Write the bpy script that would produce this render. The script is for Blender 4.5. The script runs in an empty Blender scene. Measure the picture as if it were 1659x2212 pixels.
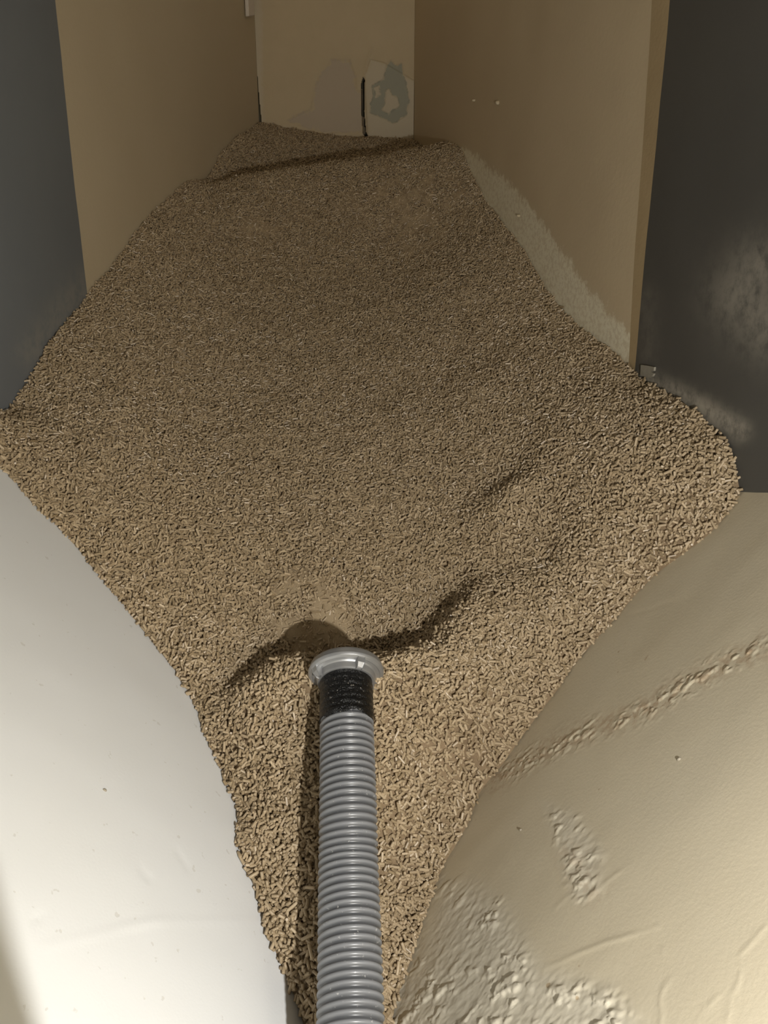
import bpy, math, random
import numpy as np
from mathutils import Vector, Matrix

# ------------------------------------------------------------------ camera, world, lights, exposure
FPX, PITCH, CAMZ = 1750.0, math.radians(17.7), 1.45
S = bpy.context.scene
COL = S.collection
cam_d = bpy.data.cameras.new('camera'); cam = bpy.data.objects.new('camera', cam_d); COL.objects.link(cam)
cam_d.sensor_fit = 'HORIZONTAL'; cam_d.sensor_width = 36.0; cam_d.lens = 36.0 * FPX / 1659.0
cam_d.clip_start = 0.02
cam.location = (0, 0, CAMZ); cam.rotation_euler = (math.radians(90) - PITCH, 0, 0)
S.camera = cam

WORLD_COL, WORLD_STR = (1.0, 0.84, 0.62, 1), 0.25
LIGHT_POS, LIGHT_W, LIGHT_COL, LIGHT_R = (0.40, 0.0, -0.33), 90.0, (1.0, 0.985, 0.955), 0.020

w = bpy.data.worlds.new('world'); S.world = w; w.use_nodes = True
w.node_tree.nodes['Background'].inputs[0].default_value = WORLD_COL
w.node_tree.nodes['Background'].inputs[1].default_value = WORLD_STR
ld = bpy.data.lights.new('work_light', 'POINT'); lo = bpy.data.objects.new('work_light', ld); COL.objects.link(lo)
ld.energy = LIGHT_W; ld.color = LIGHT_COL; ld.shadow_soft_size = LIGHT_R
lo.location = (LIGHT_POS[0], LIGHT_POS[1], LIGHT_POS[2] + CAMZ)
S.view_settings.view_transform = 'Standard'; S.view_settings.look = 'None'
S.view_settings.exposure = 0.0; S.view_settings.gamma = 1.0; S.view_settings.use_curve_mapping = False
S.cycles.max_bounces = 6; S.cycles.diffuse_bounces = 4

rng = np.random.default_rng(7)
random.seed(7)

# ------------------------------------------------------------------ survey helpers (a sight line and the plane it meets)
cP, sP = math.cos(PITCH), math.sin(PITCH)
A3 = lambda *a: np.array(a, float)
def ray(px, py):
    u = (px - 829.5) / FPX; v = (py - 1106.0) / FPX
    return A3(u, cP - v * sP, -sP - v * cP)
def at(px, py, t): return ray(px, py) * t
def plane(a, b, d):
    n = np.cross(b - a, d - a); n /= np.linalg.norm(n); return n, float(n @ a)
def hit(px, py, pl):
    r = ray(px, py); return r * (pl[1] / (pl[0] @ r))
def project(P):
    P = np.asarray(P, float)
    d = P[..., 1] * cP - P[..., 2] * sP
    d = np.where(d < 1e-3, 1e-3, d)
    v = (-P[..., 1] * sP - P[..., 2] * cP) / d
    return 829.5 + FPX * P[..., 0] / d, 1106.0 + FPX * v, d

Yv, Zv = A3(0, 1, 0), A3(0, 0, 1)
def atfwd(px, py, y): r = ray(px, py); return r * (y / r[1])
L1 = atfwd(188, 640, 2.75); L0 = atfwd(10, 885, 2.1)
R1 = atfwd(1372, 795, 2.2); R0 = atfwd(1600, 1062, 1.65); R0b = atfwd(1659, 1065, 1.557)
AL = at(600, 2080, 1.42); AR = at(850, 2190, 1.44)
PL = plane(L0, L0 + Yv, AL); PR = plane(R0, R0b, AR)
PL = (PL[0] * np.sign(PL[0][2]), PL[1] * np.sign(PL[0][2])); PR = (PR[0] * np.sign(PR[0][2]), PR[1] * np.sign(PR[0][2]))
K0 = atfwd(560, 265, 4.6); K1 = atfwd(893, 303, 4.6)
def vplane(a, b, inside):
    n, d = plane(a, b, a + Zv)
    return (n, d) if n @ inside > d else (-n, -d)
MID = A3(-0.05, 2.5, 0)
BL = vplane(L0, L1, MID); BR = vplane(R0, R1, MID)
WL = vplane(L1, K0, MID); WR = vplane(R1, K1, MID); WB = vplane(K0, K1, MID)

# ------------------------------------------------------------------ numpy noise
_T = rng.random((256, 256))
def vnoise(x, y):
    xi = np.floor(x).astype(int); yi = np.floor(y).astype(int)
    fx = x - xi; fy = y - yi; fx = fx * fx * (3 - 2 * fx); fy = fy * fy * (3 - 2 * fy)
    g = lambda a, b: _T[a & 255, b & 255]
    return (g(xi, yi) * (1 - fx) + g(xi + 1, yi) * fx) * (1 - fy) + (g(xi, yi + 1) * (1 - fx) + g(xi + 1, yi + 1) * fx) * fy
def fbm(x, y, o=4):
    s = 0; a = .5; t = 0
    for k in range(o):
        s = s + a * vnoise(x + 17.3 * k, y - 9.1 * k); t += a; a *= .5; x = x * 2.03; y = y * 2.03
    return s / t
def sstep(a, b, x):
    t = np.clip((x - a) / (b - a), 0, 1); return t * t * (3 - 2 * t)
def poly_sd(px, py, poly):
    """signed distance to a polygon, positive inside"""
    poly = np.array(poly, float); best = np.full(np.shape(px), 1e9); ins = np.zeros(np.shape(px), bool)
    for i in range(len(poly)):
        ax, ay = poly[i]; bx, by = poly[(i + 1) % len(poly)]
        dx, dy = bx - ax, by - ay
        t = np.clip(((px - ax) * dx + (py - ay) * dy) / (dx * dx + dy * dy), 0, 1)
        best = np.minimum(best, np.hypot(px - ax - t * dx, py - ay - t * dy))
        cnd = (ay > py) != (by > py)
        ins ^= cnd & (px < ax + (py - ay) * dx / (dy if dy else 1e-9))
    return np.where(ins, best, -best)
def line_d(px, py, pts):
    best = np.full(np.shape(px), 1e9)
    for (ax, ay), (bx, by) in zip(pts[:-1], pts[1:]):
        dx, dy = bx - ax, by - ay
        t = np.clip(((px - ax) * dx + (py - ay) * dy) / (dx * dx + dy * dy), 0, 1)
        best = np.minimum(best, np.hypot(px - ax - t * dx, py - ay - t * dy))
    return best

# ------------------------------------------------------------------ mesh helpers
def mesh_np(name, V, F, mat, parent=None, smooth=True, attrs=None, shift=True):
    """V (n,3) camera-relative points, F list or (m,k) array of faces"""
    V = np.array(V, float)
    if shift: V = V + A3(0, 0, CAMZ)
    me = bpy.data.meshes.new(name)
    if isinstance(F, np.ndarray):
        m, k = F.shape
        me.vertices.add(len(V)); me.vertices.foreach_set('co', V.astype(np.float32).ravel())
        me.loops.add(m * k); me.loops.foreach_set('vertex_index', F.astype(np.int32).ravel())
        me.polygons.add(m); me.polygons.foreach_set('loop_start', np.arange(0, m * k, k, dtype=np.int32))
        me.update(calc_edges=True)
    else:
        me.from_pydata(V.tolist(), [], [list(map(int, q)) for q in F])
    me.polygons.foreach_set('use_smooth', np.full(len(me.polygons), smooth))
    for k_, v_ in (attrs or {}).items():
        a = me.attributes.new(k_, 'FLOAT', 'POINT'); a.data.foreach_set('value', np.asarray(v_, np.float32).ravel())
    if mat: me.materials.append(mat)
    me.update()
    o = bpy.data.objects.new(name, me); COL.objects.link(o)
    if parent: o.parent = parent
    return o
def tag(o, label=None, cat=None, group=None, kind=None):
    for k_, v_ in (('label', label), ('category', cat), ('group', group), ('kind', kind)):
        if v_: o[k_] = v_
    return o
def grid_faces(nu, nv):
    i = np.arange(nu - 1)[:, None] * nv + np.arange(nv - 1)[None, :]
    return np.stack([i, i + nv, i + nv + 1, i + 1], -1).reshape(-1, 4)
def panel(name, a0, b0, a1, b1, nu, nv, mat, normal, disp=None, attrs=None, cut=None, thick=0.03, parent=None):
    """grid a0->b0 along u (bottom), a1->b1 (top); displaced along its normal; made solid away from the room"""
    u = np.linspace(0, 1, nu)[:, None, None]; v = np.linspace(0, 1, nv)[None, :, None]
    P = (a0 * (1 - u) + b0 * u) * (1 - v) + (a1 * (1 - u) + b1 * u) * v
    P = P.reshape(-1, 3); px, py, d = project(P)
    at_ = {k: fn(px, py, P) for k, fn in (attrs or {}).items()}
    if disp is not None: P = P + normal[None, :] * disp(px, py, P)[:, None]
    F = grid_faces(nu, nv)
    e1 = b1 - a1; e2 = a1 - a0
    if np.cross(e1, e2) @ normal < 0: F = F[:, ::-1].copy()
    if cut is not None:
        cx = px[F].mean(1); cy = py[F].mean(1); F = F[~cut(cx, cy)]
    o = mesh_np(name, P, F, mat, parent, True, at_)
    m = o.modifiers.new('solid', 'SOLIDIFY'); m.thickness = thick; m.offset = -1
    e = o.modifiers.new('crisp', 'EDGE_SPLIT'); e.split_angle = math.radians(50)
    return o

# ------------------------------------------------------------------ material helpers
class NT:
    def __init__(s, name):
        s.m = bpy.data.materials.new(name); s.m.use_nodes = True; s.t = s.m.node_tree; s.b = s.t.nodes['Principled BSDF']
        s.co = s.t.nodes.new('ShaderNodeTexCoord').outputs['Object']
    def n(s, ty, **kw):
        x = s.t.nodes.new(ty)
        for k, v in kw.items(): setattr(x, k, v)
        return x
    def link(s, a, b): s.t.links.new(a, b)
    def noise(s, scale, detail=4, rough=.55, vec=None, dist=0):
        x = s.n('ShaderNodeTexNoise'); x.inputs['Scale'].default_value = scale; x.inputs['Detail'].default_value = detail
        x.inputs['Roughness'].default_value = rough; x.inputs['Distortion'].default_value = dist
        s.link(vec or s.co, x.inputs['Vector']); return x.outputs['Fac']
    def attr(s, name): x = s.n('ShaderNodeAttribute'); x.attribute_name = name; return x.outputs['Fac']
    def math(s, op, a, b=None, c=None):
        x = s.n('ShaderNodeMath', operation=op)
        for i, v in enumerate((a, b, c)):
            if v is None: continue
            if isinstance(v, (int, float)): x.inputs[i].default_value = v
            else: s.link(v, x.inputs[i])
        return x.outputs[0]
    def ss(s, a, b, v, lo=0., hi=1.):
        x = s.n('ShaderNodeMapRange', interpolation_type='SMOOTHSTEP')
        s.link(v, x.inputs[0]); x.inputs[1].default_value = a; x.inputs[2].default_value = b
        x.inputs[3].default_value = lo; x.inputs[4].default_value = hi; return x.outputs[0]
    def mix(s, fac, a, b):
        x = s.n('ShaderNodeMix', data_type='RGBA')
        if isinstance(fac, (int, float)): x.inputs[0].default_value = fac
        else: s.link(fac, x.inputs[0])
        for i, v in ((6, a), (7, b)):
            if isinstance(v, tuple): x.inputs[i].default_value = (*v, 1)
            else: s.link(v, x.inputs[i])
        return x.outputs[2]
    def color(s, c):
        if isinstance(c, tuple): s.b.inputs['Base Color'].default_value = (*c, 1)
        else: s.link(c, s.b.inputs['Base Color'])
    def rough(s, v):
        if isinstance(v, (int, float)): s.b.inputs['Roughness'].default_value = v
        else: s.link(v, s.b.inputs['Roughness'])
    def bump(s, h, strength=.3, dist=.002):
        x = s.n('ShaderNodeBump'); x.inputs['Strength'].default_value = strength; x.inputs['Distance'].default_value = dist
        s.link(h, x.inputs['Height']); s.link(x.outputs[0], s.b.inputs['Normal'])
    def spec(s, v): s.b.inputs['Specular IOR Level'].default_value = v

# white left slope: smooth cool white coating with fine specks
m = NT('smooth white coating'); MW = m.m
sp = m.ss(.70, .74, m.noise(55, 2, .5)); big = m.noise(2.2, 3)
c = m.mix(big, (.70, .70, .675), (.75, .757, .76))
c = m.mix(m.math('MULTIPLY', sp, .35), c, (.45, .42, .36))
m.color(c); m.rough(.38); m.spec(.35); m.bump(m.math('ADD', m.noise(180, 3), m.math('MULTIPLY', sp, -.8)), .12, .0015)
# cream right slope, rough patches
m = NT('dusty cream coating'); MC = m.m
dirt = m.attr('dirt'); band = m.attr('band')
nz = m.noise(60, 5, .65); nf = m.noise(3, 4)
c = m.mix(nf, (.60, .52, .365), (.65, .585, .445))
c = m.mix(m.math('MULTIPLY', dirt, .5), c, (.70, .67, .58))
c = m.mix(m.math('MULTIPLY', band, m.ss(.42, .62, nz)), c, (.40, .27, .16))
c = m.mix(m.ss(.73, .76, m.noise(26, 2)), c, (.48, .38, .25))
m.color(c); m.rough(.5); m.spec(.3); m.bump(m.noise(150, 4), .15, .002)
# beige plaster walls
def beige(name, a, b, with_line=False):
    m = NT(name)
    c = m.mix(m.noise(1.8, 3), a, b)
    if with_line:
        ln = m.math('ADD', m.attr('line'), m.math('MULTIPLY', m.math('SUBTRACT', m.noise(26, 5, .7), .5), .13))
        k = m.ss(-.012, .012, ln)
        c = m.mix(k, c, (.72, .66, .49))
        dust = m.math('MULTIPLY', m.ss(-.22, 0., m.attr('line')), m.ss(.45, .6, m.noise(70, 4, .7)))
        c = m.mix(m.math('MULTIPLY', dust, .5), c, (.52, .42, .27))
    m.color(c); m.rough(.65); m.spec(.25); m.bump(m.noise(60, 5, .6), .25, .003)
    return m.m
MBL = beige('beige plaster left', (.44, .36, .235), (.49, .41, .28))
MBR = beige('beige plaster right', (.48, .385, .245), (.55, .445, .29), True)
m = NT('ochre sealant strip'); MTR = m.m
m.color(m.mix(m.noise(14, 4), (.33, .24, .125), (.40, .30, .165))); m.rough(.6); m.bump(m.noise(90, 4), .3, .003)
# back wall
m = NT('patched back wall plaster'); MBK = m.m
pt = m.math('ADD', m.attr('patch'), m.math('MULTIPLY', m.math('SUBTRACT', m.noise(20, 5, .7), .5), .10))
br = m.math('ADD', m.attr('bare'), m.math('MULTIPLY', m.math('SUBTRACT', m.noise(30, 5, .7), .5), .05))
sh = m.math('ADD', m.attr('sheet'), m.math('MULTIPLY', m.math('SUBTRACT', m.noise(25, 4, .7), .5), .05))
c = m.mix(m.noise(5, 4), (.44, .355, .225), (.52, .425, .28))
c = m.mix(m.ss(-.01, .02, sh), c, (.50, .43, .31))
c = m.mix(m.ss(-.006, .010, pt), c, (.435, .36, .265))
c = m.mix(m.ss(-.003, .005, br), c, (.315, .305, .235))
m.color(c); m.rough(.7); m.spec(.2); m.bump(m.noise(50, 5, .65), .35, .004)
m = NT('dark gap shade backing'); MDK = m.m
m.color((.10, .09, .06)); m.rough(.9)  # dark colour paints the shade deep in the split and corner gap
# black walls
def black(name, a, b):
    m = NT(name)
    nz = m.noise(28, 6, .7)
    c = m.mix(m.noise(2.5, 4), a, b)
    d = m.math('MULTIPLY', m.attr('dust'), m.ss(.24, .62, nz))
    c = m.mix(d, c, (.34, .31, .25))
    m.color(c); m.rough(.55); m.spec(.4); m.bump(m.noise(120, 4), .12, .002)
    return m.m
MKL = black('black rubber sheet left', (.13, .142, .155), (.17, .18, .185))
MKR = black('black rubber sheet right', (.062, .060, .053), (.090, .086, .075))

# ------------------------------------------------------------------ structure
TOP = 1.75
def up(p, z): return A3(p[0], p[1], z)
# valley line between the two slopes
n1, d1 = PL; n2, d2 = PR
def valley(y):
    Mx = np.array([[n1[0], n1[2]], [n2[0], n2[2]]]); r = np.array([d1 - n1[1] * y, d2 - n2[1] * y])
    x, z = np.linalg.solve(Mx, r); return A3(x, y, z)
YA, YB = -0.45, 3.1
def on(pl, x, y): return A3(x, y, (pl[1] - pl[0][0] * x - pl[0][1] * y) / pl[0][2])
def wallx(pl, y): return (pl[1] - pl[0][1] * y) / pl[0][0]
lt0, lt1 = on(PL, wallx(BL, YA), YA), on(PL, wallx(BL, 2.7), YB)
rt0, rt1 = on(PR, wallx(BR, YA), YA), on(PR, wallx(BR, 2.1), YB)

def none(px, py, P): return np.zeros(len(P))
def slopeL(px, py, P):
    h = (fbm(P[:, 0] * 5, P[:, 1] * 5, 3) - .5) * .004
    for k, (pts, dep) in enumerate([([(100, 2045), (250, 2010), (350, 1985)], .0012), ([(600, 1990), (380, 1990), (260, 2000)], .0008),
                                    ([(300, 1875), (325, 1900)], -.0015), ([(380, 1835), (410, 1880)], -.0012), ([(75, 1985), (90, 1978)], -.002)]):
        h += dep * np.exp(-(line_d(px, py, pts) / 4.) ** 2)
    return h
o = panel('floor_left', valley(YA), valley(YB), lt0, lt1, 420, 260, MW, n1, disp=slopeL, thick=.04)
tag(o, kind='structure')

crumb_line = [(1060, 1690), (1180, 1620), (1265, 1580), (1370, 1545), (1480, 1480), (1580, 1430), (1680, 1380)]
def rough_mask(px, py):
    a = poly_sd(px, py, [(955, 1905), (1030, 1900), (1100, 1960), (1130, 2010), (1180, 2090), (1320, 2130), (1420, 2260), (800, 2300), (800, 2150), (890, 2080)])
    b = poly_sd(px, py, [(1180, 1740), (1240, 1760), (1300, 1840), (1290, 1930), (1250, 1950), (1220, 1880)])
    return np.maximum(sstep(-30, 50, a), .8 * sstep(-25, 25, b))
def slopeR(px, py, P):
    X, Y_ = P[:, 0], P[:, 1]
    h = (fbm(X * 5, Y_ * 5, 3) - .5) * .004
    rm = rough_mask(px, py)
    q = fbm(X * 70 + Y_ * 20, Y_ * 52 - X * 12, 5)
    h += rm * (sstep(.5, .7, q) * sstep(.35, .62, fbm(X * 16, Y_ * 16, 3)) * .0034 + (fbm(X * 110, Y_ * 110, 3) - .5) * .0022)
    dl = line_d(px, py, crumb_line)
    h += np.exp(-(dl / 22.) ** 2) * sstep(.5, .66, fbm(X * 120, Y_ * 120, 3)) * sstep(.35,.6,fbm(X*14,Y_*14,2)) * .0022
    wx = (fbm(px / 75, py / 75, 2) - .5) * 46; px, py = px + wx, py - wx * .6
    for pts, dep, wd in [([(1080, 2160), (1180, 2090), (1300, 2040), (1420, 2000)], .003, 6), ([(1290, 1920), (1400, 1840)], .0022, 5),
                         ([(1430, 2050), (1440, 2212)], .0022, 6), ([(1560, 2212), (1600, 2060), (1659, 1980)], .0018, 6), ([(1330, 2080), (1320, 2150)], .0018, 4),
                         ([(1500, 2212), (1550, 2150)], .002, 6), ([(1200, 1960), (1290, 1880)], .0016, 5), ([(1280, 2230), (1340, 2150)], .002, 5), ([(1320, 1345), (1480, 1290)], -.001, 5)]:
        h += dep * .22 * sstep(.3,.65,fbm(px / 60, py / 60, 2)) * np.exp(-(line_d(px, py, pts) / wd) ** 2)
    return h
o = panel('floor_right', valley(YA), valley(YB), rt0, rt1, 1500, 640, MC, n2, disp=slopeR, thick=.04,
          attrs={'dirt': lambda px, py, P: rough_mask(px, py) * .8,
                 'band': lambda px, py, P: np.exp(-(line_d(px, py, crumb_line) / 24.) ** 2) * .65 + .6 * np.exp(-(line_d(px, py, [(1230, 1850), (1280, 1930)]) / 35.) ** 2) * .5})
tag(o, kind='structure')

def wall(name, a, b, mat, pl, nu, nv, z0=-1.5, z1=TOP, **kw):
    o = panel(name, up(a, z0), up(b, z0), up(a, z1), up(b, z1), nu, nv, mat, pl[0], **kw); tag(o, kind='structure'); return o
wav = lambda px, py, P: (fbm(P[:, 1] * 3, P[:, 2] * 3, 3) - .5) * .008
zero = lambda px, py, P: np.zeros(len(P))
wall('wall_left', A3(wallx(BL, YA), YA, 0), L1, MKL, BL, 120, 120, disp=wav, attrs={
    'dust': lambda px, py, P: .35 * np.exp(-(line_d(px, py, [(200, 600), (130, 680), (70, 760)]) / 35.) ** 2)})
def dustR(px, py, P):
    a = np.exp(-(line_d(px, py, [(1400, 825), (1460, 850), (1530, 885), (1600, 930)]) / 22.) ** 2)
    b = np.exp(-(line_d(px, py, [(1640, 590), (1600, 640), (1659, 700)]) / 75.) ** 2) * .55
    cc = np.exp(-(line_d(px, py, [(1400, 640), (1400, 760)]) / 26.) ** 2) * .2
    return np.maximum(np.maximum(a, b), cc)
wall('wall_right', A3(wallx(BR, YA), YA, 0), R1, MKR, BR, 260, 260, disp=wav, attrs={'dust': dustR})
wall('wall_back_left', L1, K0, MBL, WL, 120, 120, disp=wav)
# the right back wall ends at a slanting strip beside the black sheet
s_top = hit(1416, -140, WR); s_bot = hit(1347, 960, WR)
def linez(z):
    t = (z - s_bot[2]) / (s_top[2] - s_bot[2]); return s_bot * (1 - t) + s_top * t
old_level = [(1000, 320), (1052, 356), (1118, 414), (1165, 475), (1212, 540), (1277, 631), (1356, 714), (1400, 760)]
def line_sd(px, py, P):
    Q = np.array([hit(x, y, WR) for x, y in old_level])
    yy, zz = Q[::-1, 1], Q[::-1, 2]
    o_ = np.argsort(yy); return np.interp(P[:, 1], yy[o_], zz[o_]) - P[:, 2]
o = panel('wall_back_right', linez(-.6), up(K1, -.6), linez(TOP), up(K1, TOP), 160, 200, MBR, WR[0], disp=wav, attrs={'line': line_sd})
tag(o, kind='structure'); wbr = o
o = panel('trim_1', up(R1, -.6), linez(-.6), up(R1, TOP), linez(TOP), 8, 160, MTR, WR[0],
          disp=wav)
tag(o, kind='structure')
# unseen board added left of the hose, to shade the lower left slope
fb_n = A3(0, 1, 0)
o = panel('added_shade_board', A3(-.192, .40, -1.38), A3(-.95, .40, -1.38), A3(.000, .40, -.50), A3(-.95, .40, -.50), 6, 6, MW, A3(0, 1, 0), thick=.02)
tag(o, kind='structure')
# back wall: sheets of plaster over a dark backing with a split and a gap in the corner
px2m = 4.2 / FPX
split = [(784, 166), (788, 172), (787, 240), (791, 285), (801, 306), (794, 306), (783, 287), (780, 240), (780, 180)]
gap = [(545, 150), (556, 160), (560, 210), (566, 270), (540, 275)]
patch = [(715, 128), (755, 130), (768, 165), (770, 195), (782, 200), (784, 285), (700, 288), (620, 262), (640, 250), (672, 235), (680, 190), (690, 165), (702, 150)]
bare = [(836, 138), (845, 130), (853, 142), (868, 137), (875, 175), (884, 215), (878, 250), (850, 268), (825, 255), (800, 245), (800, 225), (806, 210), (803, 185), (828, 172)]
isl = [(833, 195), (842, 192), (846, 205), (860, 212), (863, 230), (848, 240), (838, 246), (825, 238), (832, 222)]
isl2 = [(808, 190), (818, 186), (822, 205), (812, 210)]
sheetB = [(787, 165), (800, 128), (830, 135), (905, 180), (905, 330), (795, 330)]
edgeS = [(538, -60), (566, -20), (568, 150), (572, 262), (640, 280), (640, 300), (560, 300), (545, 150)]
foot = [(650, 285), (700, 288), (790, 298), (800, 312), (640, 312)]
m_bare = lambda px, py, P: np.minimum(poly_sd(px, py, bare), np.minimum(-poly_sd(px, py, isl), -poly_sd(px, py, isl2))) * px2m
m_patch = lambda px, py, P: poly_sd(px, py, patch) * px2m
m_sheet = lambda px, py, P: np.maximum(np.maximum(poly_sd(px, py, sheetB), poly_sd(px, py, edgeS)), poly_sd(px, py, foot)) * px2m
def dispB(px, py, P):
    h = (fbm(P[:, 0] * 4, P[:, 2] * 4, 4) - .5) * .012
    h -= .006 * sstep(-.01, .01, m_patch(px, py, P)); h -= .006 * sstep(-.006, .006, m_bare(px, py, P))
    h += .008 * sstep(-.004, .006, poly_sd(px, py, sheetB) * px2m)
    h += .004 * np.exp(-(line_d(px, py, [(803, 105), (792, 135), (786, 165)]) / 3.) ** 2)
    return h
KL = K0 + (K0 - K1) / np.linalg.norm(K1 - K0) * .0
o = panel('wall_back', up(KL, -.2), up(K1, -.2), up(KL, 1.5), up(K1, 1.5), 260, 560, MBK, WB[0], disp=dispB,
          attrs={'patch': m_patch, 'bare': m_bare, 'sheet': m_sheet}, cut=lambda x, y: (poly_sd(x, y, split) > 0) | (poly_sd(x, y, gap) > 0), thick=.05)
tag(o, kind='structure')
o = panel('wall_back_backing', up(K0, -1.5) + A3(-.1, .08, 0), up(K1, -1.5) + A3(.1, .08, 0), up(K0, TOP) + A3(-.1, .08, 0), up(K1, TOP) + A3(.1, .08, 0), 4, 4, MDK, WB[0], thick=.1)
tag(o, kind='structure')
for a_ in ('patch', 'bare', 'sheet'): pass

# ------------------------------------------------------------------ the heap: a height field through surveyed points
ctrl = []
def cpl(pl, pts):
    for x, y in pts: ctrl.append(hit(x, y, pl))
cpl(PL, [(0, 1010), (65, 1090), (140, 1160), (230, 1270), (320, 1380), (370, 1440), (405, 1500), (440, 1590), (480, 1660), (500, 1720), (515, 1850), (550, 1930), (575, 2020), (600, 2080), (635, 2160), (645, 2205)])
cpl(PR, [(1560, 1130), (1490, 1190), (1420, 1240), (1370, 1290), (1330, 1340), (1240, 1440), (1200, 1500), (1130, 1590), (1080, 1660), (1030, 1720), (1000, 1800), (960, 1870), (935, 1950), (905, 2040), (870, 2130), (850, 2190)])
cpl(BL, [(188, 640), (150, 680), (100, 745), (35, 860), (10, 885)])
cpl(BR, [(1390, 820), (1450, 855), (1500, 885), (1550, 935), (1590, 985), (1600, 1045)])
cpl(WL, [(210, 610), (230, 590), (270, 535), (320, 467), (400, 393), (470, 338), (560, 265)])
cpl(WR, [(893, 303), (950, 315), (1000, 328), (1020, 370), (1080, 470), (1150, 570), (1200, 650), (1260, 710), (1320, 760), (1362, 795)])
cpl(WB, [(650, 283), (750, 298)])
for x, y, t in [
    (650, 2050, 1.40), (855, 2030, 1.52), (757, 2100, 1.39), (757, 2200, 1.34), (650, 1900, 1.48), (600, 1900, 1.50), (845, 1950, 1.585), (885, 1895, 1.61), (755, 1900, 1.50),
    (640, 1750, 1.57), (560, 1720, 1.63), (870, 1750, 1.62), (950, 1720, 1.68), (755, 1700, 1.60),
    (640, 1600, 1.635), (520, 1600, 1.69), (870, 1600, 1.66), (1000, 1600, 1.70), (750, 1560, 1.665), (860, 1520, 1.69), (650, 1530, 1.67),
    # lip in front of the coupling and the hollow behind it
    (480, 1528, 1.755), (540, 1490, 1.725), (610, 1455, 1.70), (665, 1462, 1.665), (740, 1475, 1.70), (825, 1468, 1.66), (880, 1452, 1.705), (950, 1390, 1.80), (1000, 1318, 1.86), (1035, 1268, 1.92),
    (460, 1500, 1.80), (530, 1455, 1.84), (600, 1420, 1.87), (680, 1400, 1.925), (760, 1400, 1.94), (840, 1410, 1.925), (905, 1380, 1.93), (950, 1320, 1.99), (990, 1262, 2.01),
    (640, 1330, 1.93), (720, 1330, 1.96), (800, 1330, 1.965), (880, 1310, 2.0), (600, 1270, 1.97), (700, 1260, 2.0), (820, 1250, 2.03), (930, 1230, 2.05),
    (420, 1400, 1.85), (500, 1350, 1.90), (400, 1250, 1.93), (300, 1200, 1.93), (1050, 1450, 1.76), (1100, 1350, 1.83), (1200, 1300, 1.83), (1080, 1270, 1.91), (1150, 1235, 1.925),
    (1090, 1205, 1.985), (1180, 1200, 1.945), (1300, 1200, 1.83), (1450, 1120, 1.76),
    (800, 1120, 2.16), (600, 1120, 2.13), (450, 1100, 2.08), (960, 1110, 2.13), (1090, 1078, 2.03), (1000, 1075, 2.15), (1100, 1045, 2.12), (1250, 1080, 1.93), (1400, 1000, 1.85),
    (150, 1000, 2.02), (250, 900, 2.22), (400, 950, 2.30), (600, 950, 2.38), (800, 950, 2.38), (1000, 950, 2.30), (1200, 920, 2.12), (1350, 880, 2.03),
    (250, 750, 2.50), (450, 800, 2.60), (700, 800, 2.68), (950, 800, 2.60), (1150, 780, 2.40), (350, 620, 2.82), (550, 650, 2.95), (800, 650, 2.98), (1000, 640, 2.82),
    (450, 500, 3.18), (650, 500, 3.32), (850, 500, 3.32), (1000, 480, 3.2),
    (430, 412, 3.36), (520, 388, 3.46), (620, 372, 3.52), (740, 358, 3.56), (860, 342, 3.56), (940, 331, 3.52),
    (450, 393, 3.54), (540, 367, 3.74), (640, 350, 3.92), (760, 337, 4.02), (880, 324, 4.00),
    (480, 360, 3.66), (560, 330, 3.84), (660, 318, 3.98), (780, 314, 4.05), (560, 295, 4.02)]:
    ctrl.append(at(x, y, t))
ctrl += [A3(-.03, .95, -1.29), A3(-.03, .80, -1.40), A3(-.985, 1.88, -.375), A3(-1.25, 1.8, -.33), A3(1.05, 1.7, -.35), A3(1.0, 2.3, -.2), A3(-1.3, 2.7, -.1)]
ctrl = np.array(ctrl)
def tps(r2): return np.where(r2 > 1e-12, .5 * r2 * np.log(np.maximum(r2, 1e-12)), 0)
cx = ctrl[:, :2]; n = len(cx)
K = tps(((cx[:, None] - cx[None]) ** 2).sum(-1)) + np.eye(n) * 2e-4
Pm = np.c_[np.ones(n), cx]
W = np.linalg.solve(np.block([[K, Pm], [Pm.T, np.zeros((3, 3))]]), np.r_[ctrl[:, 2], np.zeros(3)])
GX0, GX1, GY0, GY1, GS = -1.06, .86, .80, 4.66, .01
gx = np.arange(GX0, GX1, GS); gy = np.arange(GY0, GY1, GS)
GX, GY = np.meshgrid(gx, gy, indexing='ij')
H = W[n] + W[n + 1] * GX + W[n + 2] * GY
for i in range(n): H = H + W[i] * tps((GX - cx[i, 0]) ** 2 + (GY - cx[i, 1]) ** 2)
H += (fbm(GX * 9, GY * 9, 3) - .5) * .016 + (fbm(GX * 30 + 5, GY * 30, 2) - .5) * .009
def bil(F, x, y):
    a = np.clip((x - GX0) / GS, 0, len(gx) - 1.001); b = np.clip((y - GY0) / GS, 0, len(gy) - 1.001)
    i = a.astype(int); j = b.astype(int); a -= i; b -= j
    return (F[i, j] * (1 - a) + F[i + 1, j] * a) * (1 - b) + (F[i, j + 1] * (1 - a) + F[i + 1, j + 1] * a) * b
HX, HY = np.gradient(H, GS)
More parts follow.
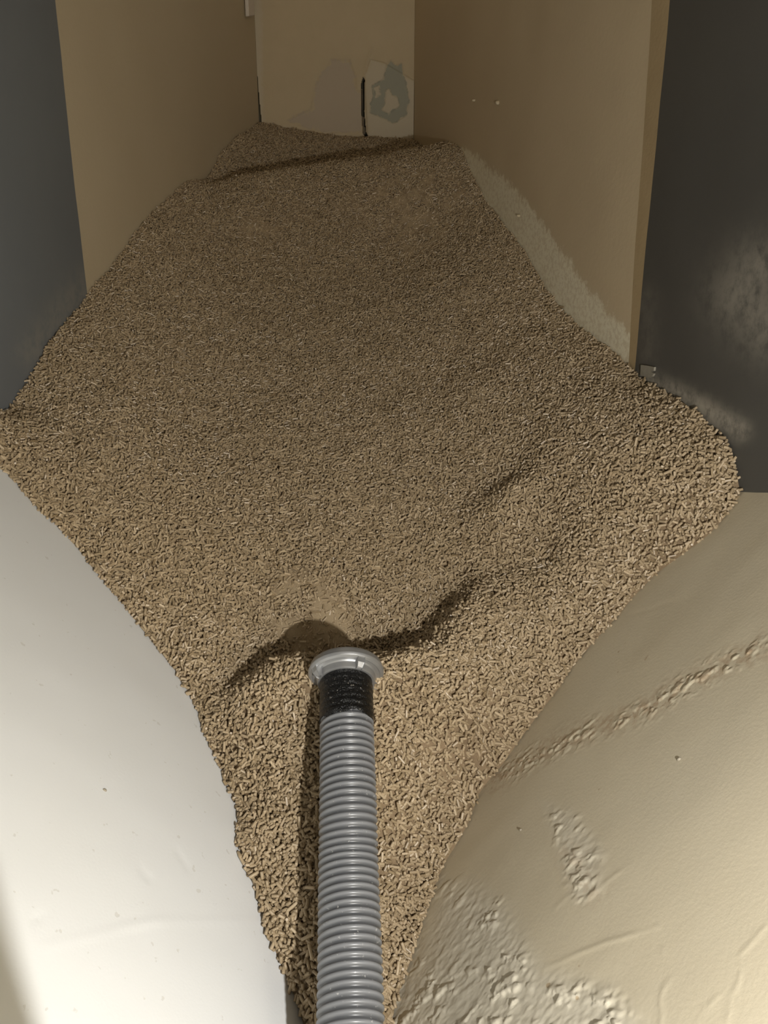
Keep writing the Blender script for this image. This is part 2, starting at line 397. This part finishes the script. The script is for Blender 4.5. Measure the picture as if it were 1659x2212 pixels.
def clear(P):
    """smallest signed distance of points to the walls and slopes (positive = inside the store)"""
    d = np.full(len(P), 9.)
    front = P[:, 1] < L1[1]
    d = np.minimum(d, P @ PL[0] - PL[1]); d = np.minimum(d, P @ PR[0] - PR[1])
    d = np.where(P[:, 1] < 3.0, d, 9.)
    d = np.minimum(d, np.where(P[:, 1] < L1[1], P @ BL[0] - BL[1], P @ WL[0] - WL[1]))
    d = np.minimum(d, np.where(P[:, 1] < R1[1], P @ BR[0] - BR[1], P @ WR[0] - WR[1]))
    return np.minimum(d, P @ WB[0] - WB[1])
def fines(px, py, P):
    g = lambda x, y, r: np.exp(-(((px - x) ** 2 + (py - y) ** 2) / r ** 2))
    f = g(640, 1290, 85) + g(705, 1385, 75) + 1. * g(1085, 1275, 60) + 1.1 * g(950, 440, 80) + .9 * g(830, 390, 90) + .8 * g(560, 500, 80) + .8 * g(910, 540, 80) + .6 * g(700, 470, 70) + .3 * g(100, 930, 120) + .3 * g(330, 1130, 90) + .4 * g(1290, 1190, 60)
    return np.clip(f * sstep(.3, .62, fbm(P[:, 0] * 22, P[:, 1] * 22, 3)) * 1.3, 0, 1)

# pellet materials
def pellet_mat(name):
    m = NT(name)
    t = m.attr('tone')
    c = m.mix(t, (.235, .17, .092), (.55, .435, .285))
    c = m.mix(m.math('MULTIPLY', m.noise(260, 3), .35), c, (.34, .245, .14))
    m.color(c); m.rough(.42); m.spec(.45)
    return m.m
MP = pellet_mat('pressed wood pellet')
m = NT('sawdust and fines'); MF = m.m
c = m.mix(m.noise(320, 4, .7), (.20, .13, .065), (.36, .265, .16))
c = m.mix(m.attr('tone'), c, (.40, .305, .185))
m.color(c); m.rough(.85); m.bump(m.noise(420, 4, .7), .7, .004)

# base of the heap
P0 = np.stack([GX, GY, H], -1).reshape(-1, 3); pX, pY, pD = project(P0)
fin = fines(pX, pY, P0)
Pb = P0.copy(); Pb[:, 2] += -.011 + .0115 * fin
cl = clear(P0); F = grid_faces(len(gx), len(gy)); F = F[(cl[F] > -.025).all(1)]
used = np.zeros(len(P0), bool); used[F.ravel()] = True; idx = np.cumsum(used) - 1
base_V, base_F, base_t = Pb[used], idx[F], fin[used]

# scatter
def layer(cell, off, jit, seed):
    r = np.random.default_rng(seed)
    ax = np.arange(GX0, GX1, cell); ay = np.arange(.9, 4.6, cell)
    X, Y_ = np.meshgrid(ax, ay, indexing='ij'); X = X.ravel() + r.uniform(-jit, jit, X.size) * cell; Y_ = Y_.ravel() + r.uniform(-jit, jit, Y_.size) * cell
    Z_ = bil(H, X, Y_); N = np.c_[-bil(HX, X, Y_), -bil(HY, X, Y_), np.ones(len(X))]
    # keep density even on steep parts
    sl = np.linalg.norm(N, axis=1); N /= sl[:, None]
    P = np.c_[X, Y_, Z_]; px, py, d = project(P)
    keep = (clear(P) > .003) & (px > -70) & (px < 1730) & (py < 2300) & (r.random(len(X)) < sl * .8)
    P, N, px, py, d = P[keep], N[keep], px[keep], py[keep], d[keep]
    fi = fines(px, py, P)
    P = P + N * (off + r.normal(0, .0028, len(P)) - .0042 * fi)[:, None]
    keep = r.random(len(P)) > fi * .15
    return P[keep], N[keep], d[keep], px[keep], py[keep]
Ls = [layer(.0070, -.0045, .5, 1), layer(.0074, .0, .45, 2), layer(.0090, .0042, .45, 3)]
P = np.concatenate([l[0] for l in Ls]); N = np.concatenate([l[1] for l in Ls]); D = np.concatenate([l[2] for l in Ls])
PX = np.concatenate([l[3] for l in Ls]); PY = np.concatenate([l[4] for l in Ls]); LAY = np.concatenate([np.full(len(l[0]), i) for i, l in enumerate(Ls)])
n = len(P)
tx = np.cross(N, A3(0, 1, 0)); tx /= np.linalg.norm(tx, axis=1)[:, None]; ty = np.cross(N, tx)
yaw = rng.uniform(0, 2 * np.pi, n); tilt = np.clip(rng.normal(0, .45, n), -1.3, 1.3)
A = (tx * np.cos(yaw)[:, None] + ty * np.sin(yaw)[:, None]) * np.cos(tilt)[:, None] + N * np.sin(tilt)[:, None]
Bv = np.cross(A, N); Bv /= np.linalg.norm(Bv, axis=1)[:, None]; Cv = np.cross(A, Bv)
LEN = np.clip(rng.lognormal(math.log(.0118), .33, n), .006, .021); RAD = rng.normal(.0029, .00012, n)
TONE = np.clip(rng.normal(.52, .2, n), 0, 1)
splint = rng.random(n) < .0015; LEN[splint] = .030; RAD[splint] = .0014; TONE[splint] = 1.0
# pellets poking through a wall are pulled back
for s_ in (-.5, .5):
    c_ = clear(P + A * (LEN * s_)[:, None]); bad = c_ < .001
    LEN[bad] = np.maximum(.005, LEN[bad] * .45)

def hose_axis_d(P):   # filled in below
    return None

# ------------------------------------------------------------------ hose path
HR = .0525
hp = np.array([(-.035, .10, -1.285), (-.040, .45, -1.275), (-.048, .70, -1.215), tuple(at(757, 2212, 1.232)), tuple(at(753, 1900, 1.388)), tuple(at(752, 1750, 1.462)), tuple(at(749, 1560, 1.575)),
               tuple(at(748, 1480, 1.632)), tuple(at(747, 1430, 1.67)), tuple(at(746, 1385, 1.708)), tuple(at(745, 1350, 1.74))])
def catmull(Q, step):
    seg = []
    Q2 = np.vstack([2 * Q[0] - Q[1], Q, 2 * Q[-1] - Q[-2]])
    for i in range(1, len(Q2) - 2):
        a, b, c_, d_ = Q2[i - 1:i + 3]; t = np.linspace(0, 1, 40, endpoint=False)[:, None]
        seg.append(.5 * (2 * b + (c_ - a) * t + (2 * a - 5 * b + 4 * c_ - d_) * t ** 2 + (3 * b - a - 3 * c_ + d_) * t ** 3))
    S_ = np.vstack(seg + [Q[-1:]])
    for _ in range(30): S_[1:-1] = .25 * S_[:-2] + .5 * S_[1:-1] + .25 * S_[2:]
    L = np.r_[0, np.cumsum(np.linalg.norm(np.diff(S_, axis=0), axis=1))]
    s = np.arange(0, L[-1], step); return np.c_[[np.interp(s, L, S_[:, k]) for k in range(3)]].T, s
spine, sarc = catmull(hp, .0012)
keepd = np.ones(n, bool)
sub = spine[::6]
near = np.where(np.abs(P[:, 0] + .06) < .16)[0]
dmin = np.full(n, 9.)
dd = np.sqrt(((P[near][:, None, :] - sub[None]) ** 2).sum(-1)).min(1); dmin[near] = dd
keepd &= dmin > HR + .001
P, N, D, PX, PY, LAY, A, Bv, Cv, LEN, RAD, TONE, dmin = [q[keepd] for q in (P, N, D, PX, PY, LAY, A, Bv, Cv, LEN, RAD, TONE, dmin)]
n = len(P)

def pellet_verts(P, A, B, C, LEN, RAD, k, rings):
    """rings: list of (axial fraction, radius fraction); returns V, quads, caps"""
    m_ = len(P); a = np.arange(k) * 2 * np.pi / k
    V = []
    for (f_, r_) in rings:
        ctr = P + A * (LEN * f_)[:, None]
        V.append(ctr[:, None, :] + (B[:, None, :] * np.cos(a)[None, :, None] + C[:, None, :] * np.sin(a)[None, :, None]) * (RAD * r_)[:, None, None])
    V = np.concatenate(V, 1)                       # m, R*k, 3
    q = []
    for r_ in range(len(rings) - 1):
        for i in range(k):
            j = (i + 1) % k; q.append((r_ * k + i, r_ * k + j, (r_ + 1) * k + j, (r_ + 1) * k + i))
    e = (len(rings) - 1) * k
    caps = [tuple(range(k))[::-1], tuple(e + i for i in range(k))]
    return V, np.array(q), caps

# the 300 pellets that show largest: near, on top, in the picture, not behind the hose
top = LAY == 2
hx = np.interp(PY, [1400, 1560, 1900, 2212], [745, 749, 753, 757]); hw = np.interp(PY, [1400, 1560, 1900, 2212], [55, 60, 70, 78])
cand = np.where(top & (PY > 1300) & (PY < 2205) & (PX > 0) & (np.abs(PX - hx) > hw + 4))[0]
cand = cand[np.argsort(D[cand] - .004 / np.maximum(LEN[cand], .004) * -.0 - LEN[cand] * 6)][:300]
single = np.zeros(n, bool); single[cand] = True

V_all, Q_all, T_all, off = [base_V], [base_F], [base_t], len(base_V)
mat_q = [np.ones(len(base_F), int)]
tri_caps = []
for msk, k in (((D < 1.9) & ~single, 8), ((D >= 1.9) & (D < 2.7) & ~single, 6), ((D >= 2.7) & ~single, 5)):
    V, q, caps = pellet_verts(P[msk], A[msk], Bv[msk], Cv[msk], LEN[msk], RAD[msk], k, [(-.5, .92), (.5, .92)] if k < 8 else [(-.5, .8), (-.44, 1), (.44, 1), (.5, .8)])
    m_ = len(V); nv = V.shape[1]; o_ = off + np.arange(m_)[:, None, None] * nv
    V_all.append(V.reshape(-1, 3)); Q_all.append((o_ + q[None]).reshape(-1, 4)); mat_q.append(np.zeros(m_ * len(q), int))
    # caps as quads / fans of quads
    for cp in caps:
        cp = list(cp)
        if k == 8: cq = [(cp[0], cp[1], cp[2], cp[3]), (cp[0], cp[3], cp[4], cp[7]), (cp[4], cp[5], cp[6], cp[7])]
        elif k == 6: cq = [(cp[0], cp[1], cp[2], cp[3]), (cp[0], cp[3], cp[4], cp[5])]
        else: cq = [(cp[0], cp[1], cp[2], cp[3]), (cp[0], cp[3], cp[4], cp[4])]
        if k == 5: cq = cq[:1]
        cq = np.array(cq); Q_all.append((o_ + cq[None]).reshape(-1, 4)); mat_q.append(np.zeros(m_ * len(cq), int))
    T_all.append(np.repeat(TONE[msk], nv)); off += m_ * nv
heap = mesh_np('wood_pellets', np.vstack(V_all), np.vstack(Q_all), MP, None, False, {'tone': np.concatenate(T_all)})
heap.data.materials.append(MF)
mi = np.concatenate(mat_q); heap.data.polygons.foreach_set('material_index', mi.astype(np.int32))
heap.data.polygons.foreach_set('use_smooth', mi.astype(bool)); heap.data.update()
tag(heap, 'great heap of light brown wood pellets and sawdust filling the store', 'wood pellets', kind='stuff')
print('PELLETS', n, 'verts', off)

# individual pellets
protos = []
for k in range(8):
    L_ = .010 + .002 * k
    V, q, caps = pellet_verts(A3(0, 0, 0)[None], A3(1, 0, 0)[None], A3(0, 1, 0)[None], A3(0, 0, 1)[None], np.array([L_]), np.array([.0031]), 12, [(-.5, .0), (-.5, .80), (-.45, 1), (0, 1.0), (.45, 1), (.5, .80), (.5, .0)])
    V = V[0]; V[12:36, 2] += .00015
    o = mesh_np('wood_pellet', V, [tuple(x) for x in q], MP, None, True, {'tone': np.full(len(V), .3 + .07 * k)}, shift=False)
    protos.append((o, L_)); 
lab = {0: ('wood pellet lying loose at the near foot of the heap, left of the grey hose', 'pellets left of the hose at the foot of the heap'),
       1: ('wood pellet lying loose at the near foot of the heap, right of the grey hose', 'pellets right of the hose at the foot of the heap')}
usedp = set()
for i in cand:
    ki = int(np.clip(round((LEN[i] - .010) / .002), 0, 7)) if rng.random() < .8 else int(rng.integers(0, 8))
    pr = protos[ki][0]
    if ki in usedp: o = pr.copy(); COL.objects.link(o)
    else: o = pr; usedp.add(ki)
    Mx = Matrix((A[i], Bv[i], Cv[i])).transposed().to_4x4(); Mx.translation = Vector(P[i]) + Vector((0, 0, CAMZ))
    o.matrix_world = Mx
    l_ = lab[0 if PX[i] < hx[i] else 1]; tag(o, l_[0], 'wood pellet', l_[1])
for k, (o, _) in enumerate(protos):
    if k not in usedp: bpy.data.objects.remove(o)

# ------------------------------------------------------------------ hose materials
m = NT('grey ribbed plastic hose'); MH = m.m
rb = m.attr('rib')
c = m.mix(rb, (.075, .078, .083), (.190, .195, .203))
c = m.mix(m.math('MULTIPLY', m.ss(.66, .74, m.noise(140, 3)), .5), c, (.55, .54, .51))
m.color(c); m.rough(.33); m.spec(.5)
m = NT('black wrapping tape'); MT = m.m
c = m.mix(m.ss(.63, .70, m.noise(150, 4, .6)), (.004, .004, .004), (.22, .20, .17))
m.color(c); m.rough(.27); m.spec(.35); m.bump(m.noise(75, 4, .7), .9, .008)
m = NT('cast aluminium'); MA = m.m
m.color(m.mix(m.noise(40, 4), (.30, .305, .31), (.42, .42, .42))); m.b.inputs['Metallic'].default_value = .7; m.rough(.40); m.bump(m.noise(220, 3), .15, .001)
m = NT('dark rubber seal'); MR = m.m; m.color((.02, .02, .02)); m.rough(.6)

def frames(S_):
    T = np.gradient(S_, axis=0); T /= np.linalg.norm(T, axis=1)[:, None]
    X = np.cross(T, A3(0, 0, 1)); X /= np.linalg.norm(X, axis=1)[:, None]; Z_ = np.cross(X, T); return T, X, Z_
def tube(name, S_, R_, seg, mat, parent, attrs=None):
    """R_ (n,seg) radii"""
    T, X, Z_ = frames(S_); a = np.arange(seg) * 2 * np.pi / seg
    V = S_[:, None] + (X[:, None] * np.cos(a)[None, :, None] + Z_[:, None] * np.sin(a)[None, :, None]) * R_[:, :, None]
    n_ = len(S_); i = np.arange(n_ - 1)[:, None] * seg; j = np.arange(seg)[None, :]; j2 = (j + 1) % seg
    F = np.stack([i + j, i + seg + j, i + seg + j2, i + j2], -1).reshape(-1, 4)[:, ::-1].copy()
    return mesh_np(name, V.reshape(-1, 3), F, mat, parent, True, attrs)

hose = bpy.data.objects.new('suction_hose', None); COL.objects.link(hose)
hose.location = (0, 0, 0)
tag(hose, 'grey corrugated hose with black taped end and metal coupling lying on the pellets', 'hose')
seg = 64
PITCHR = .0134
pyS = project(spine)[1]
iE = int(np.argmin(np.abs(pyS - 1474)) )            # collar of the coupling
iT = int(np.argmin(np.abs(pyS - 1566)))             # start of the tape
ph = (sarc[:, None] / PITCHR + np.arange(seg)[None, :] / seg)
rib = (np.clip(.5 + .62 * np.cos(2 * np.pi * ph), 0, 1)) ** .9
Rr = HR - .0034 + .0034 * rib
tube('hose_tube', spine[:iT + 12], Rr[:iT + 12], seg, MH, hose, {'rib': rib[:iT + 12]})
tpn = fbm(sarc[:, None] * 60 + 3, np.cos(np.arange(seg) / seg * 2 * np.pi)[None] * 3 + 5 + 0 * sarc[:, None], 3)
Rt = HR - .0008 + .0012 * rib * .8 + .0016 * tpn
edge_n = (fbm(np.cos(np.arange(seg) / seg * 6.283) * 2 + 9, np.sin(np.arange(seg) / seg * 6.283) * 2 + 9, 2) - .5)
st = sarc[iT] + edge_n * .016 + .004
Rt = np.where(sarc[:, None] < st[None], HR - .006, Rt)
tube('tape_wrap', spine[iT - 12:iE + 2], Rt[iT - 12:iE + 2], seg, MT, hose)
# inside of the hose, so the open end is a real bore
Ri = np.full((len(spine[::8]), 32), HR - .006)
# coupling
ax_o = spine[iE]; ax_d = spine[min(iE + 6, len(spine) - 1)] - spine[iE - 30]; ax_d /= np.linalg.norm(ax_d)
ax_x = np.cross(ax_d, A3(0, 0, 1)); ax_x /= np.linalg.norm(ax_x); ax_z = np.cross(ax_x, ax_d)
def lathe(name, prof, seg, mat, parent, smooth=True):
    prof = [(s_, r_ if r_ < .0585 else .0585 + (r_ - .0585) * .86) for s_, r_ in prof]
    a = np.arange(seg) * 2 * np.pi / seg
    V = [ax_o + ax_d * s_ + (ax_x * math.cos(t) + ax_z * math.sin(t)) * r_ for s_, r_ in prof for t in a]
    F = [(i * seg + j, (i + 1) * seg + j, (i + 1) * seg + (j + 1) % seg, i * seg + (j + 1) % seg)[::-1] for i in range(len(prof) - 1) for j in range(seg)]
    o = mesh_np(name, V, F, mat, parent, smooth)
    if smooth:
        md = o.modifiers.new('es', 'EDGE_SPLIT'); md.split_angle = math.radians(32)
    return o
coup = lathe('coupling', [(-.002, .0515), (-.002, .0575), (.001, .0590), (.012, .0595), (.0145, .0625), (.0155, .0690), (.0145, .0715), (.0170, .0775), (.0205, .0800), (.0230, .0805), (.0240, .0790),
                          (.0300, .0775), (.0350, .0765), (.0370, .0745), (.0370, .0600), (.0340, .0590), (.0340, .0470), (.0280, .0450), (-.002, .0450), (-.002, .0515)], 96, MA, hose)
coup['label'] = 'cast aluminium coupling ring'
lathe('seal_ring', [(.0335, .0560), (.0380, .0545), (.0385, .0500), (.0335, .0480)], 64, MR, coup)
def lug(deg):
    t = math.radians(deg); rd = ax_x * math.cos(t) + ax_z * math.sin(t); tg = -ax_x * math.sin(t) + ax_z * math.cos(t)
    pr = [(-.003, .0590), (-.0035, .0640), (.006, .0710), (.0175, .0730), (.0175, .0590)]
    V = []; w_ = .0075
    for s_, r_ in pr:
        for q in (-w_, w_): V.append(ax_o + ax_d * s_ + rd * r_ + tg * q * (.8 if s_ < 0 else 1))
    F = [(2 * i, 2 * i + 1, 2 * ((i + 1) % 5) + 1, 2 * ((i + 1) % 5)) for i in range(5)] + [tuple(2 * i for i in range(5))[::-1], tuple(2 * i + 1 for i in range(5))]
    o = mesh_np('lug', V, F, MA, coup, False)
    b = o.modifiers.new('bevel', 'BEVEL'); b.width = .0015; b.segments = 2
for dg in (65, 150, 245, 335): lug(dg)

# ------------------------------------------------------------------ small things
def blob(name, ctr, nrm, r, h, mat, parent=None, stretch=1.4, seed=0):
    nrm = nrm / np.linalg.norm(nrm); x = np.cross(nrm, A3(0, 1, .3)); x /= np.linalg.norm(x); y = np.cross(nrm, x)
    r_ = np.random.default_rng(seed); V, F = [], []; K_ = 12
    for i, (rr, hh) in enumerate([(1, -.15), (.98, .35), (.75, .8), (.4, 1.0)]):
        for j in range(K_):
            a = j * 2 * math.pi / K_; q = 1 + r_.uniform(-.15, .15)
            V.append(ctr + x * math.cos(a) * r * rr * q * stretch + y * math.sin(a) * r * rr * q + nrm * h * hh)
    F = [(i * K_ + j, i * K_ + (j + 1) % K_, (i + 1) * K_ + (j + 1) % K_, (i + 1) * K_ + j) for i in range(3) for j in range(K_)] + [tuple(3 * K_ + j for j in range(K_)), tuple(range(K_))[::-1]]
    return mesh_np(name, V, F, mat, parent, True)
m = NT('plaster knob'); MKN = m.m; m.color((.50, .42, .28)); m.rough(.8)
for k, (x, y, r) in enumerate([(1026, 217, .007), (1077, 222, .010), (1123, 466, .006)]):
    blob('plaster_knob', hit(x, y, WR), WR[0], r, .012, MKN, wbr, .75, k)
m = NT('grey brown crumb'); MCR = m.m; m.color((.33, .29, .22)); m.rough(.8)
for x, y, pl, r, l_ in [(226, 1707, PL, .0026, 'tiny grey crumb lying alone on the white left slope'), (1467, 1640, PR, .0026, 'tiny dark crumb on the cream right slope below the dusty streak'),
                        (1125, 1793, PR, .0019, 'tiny dark crumb on the cream right slope beside the pellets')]:
    tag(blob('crumb', hit(x, y, pl), pl[0], r, .0025, MCR, None, 1.5, x), l_, 'crumb')
# scrap on the black sheet
m = NT('pale torn tape'); MS = m.m; m.color(m.mix(m.noise(60, 4), (.22, .20, .15), (.34, .31, .25))); m.rough(.7)
sc = [(1389, 788), (1404, 790), (1418, 793), (1417, 801), (1411, 803), (1417, 807), (1414, 813), (1405, 817), (1397, 813), (1388, 812)]
V = [hit(x, y, BR) + BR[0] * q for q in (.0065, .001) for x, y in sc]; k = len(sc)
F = [tuple(range(k)), tuple(range(k, 2 * k))[::-1]] + [(i, i + k, (i + 1) % k + k, (i + 1) % k) for i in range(k)]
tag(mesh_np('tape_scrap', V, F, MS, None, False), 'small torn pale tape scrap stuck low on the black right wall', 'tape')
# white strip at the top of the back corner
m = NT('white plastic strip'); MWS = m.m; m.color((.62, .55, .46)); m.rough(.5)
sc = [(519, -200), (534, -200), (541, 34), (528, 36)]
V = [hit(x, y, WL) + WL[0] * q for q in (.022, .004) for x, y in sc]
F = [(0, 1, 2, 3), (7, 6, 5, 4), (0, 4, 5, 1), (1, 5, 6, 2), (2, 6, 7, 3), (3, 7, 4, 0)]
o = mesh_np('plastic_strip', V, F, MWS, None, False); tag(o, 'white plastic strip hanging in the upper left corner of the back wall', 'strip')
o.modifiers.new('bevel', 'BEVEL').width = .003
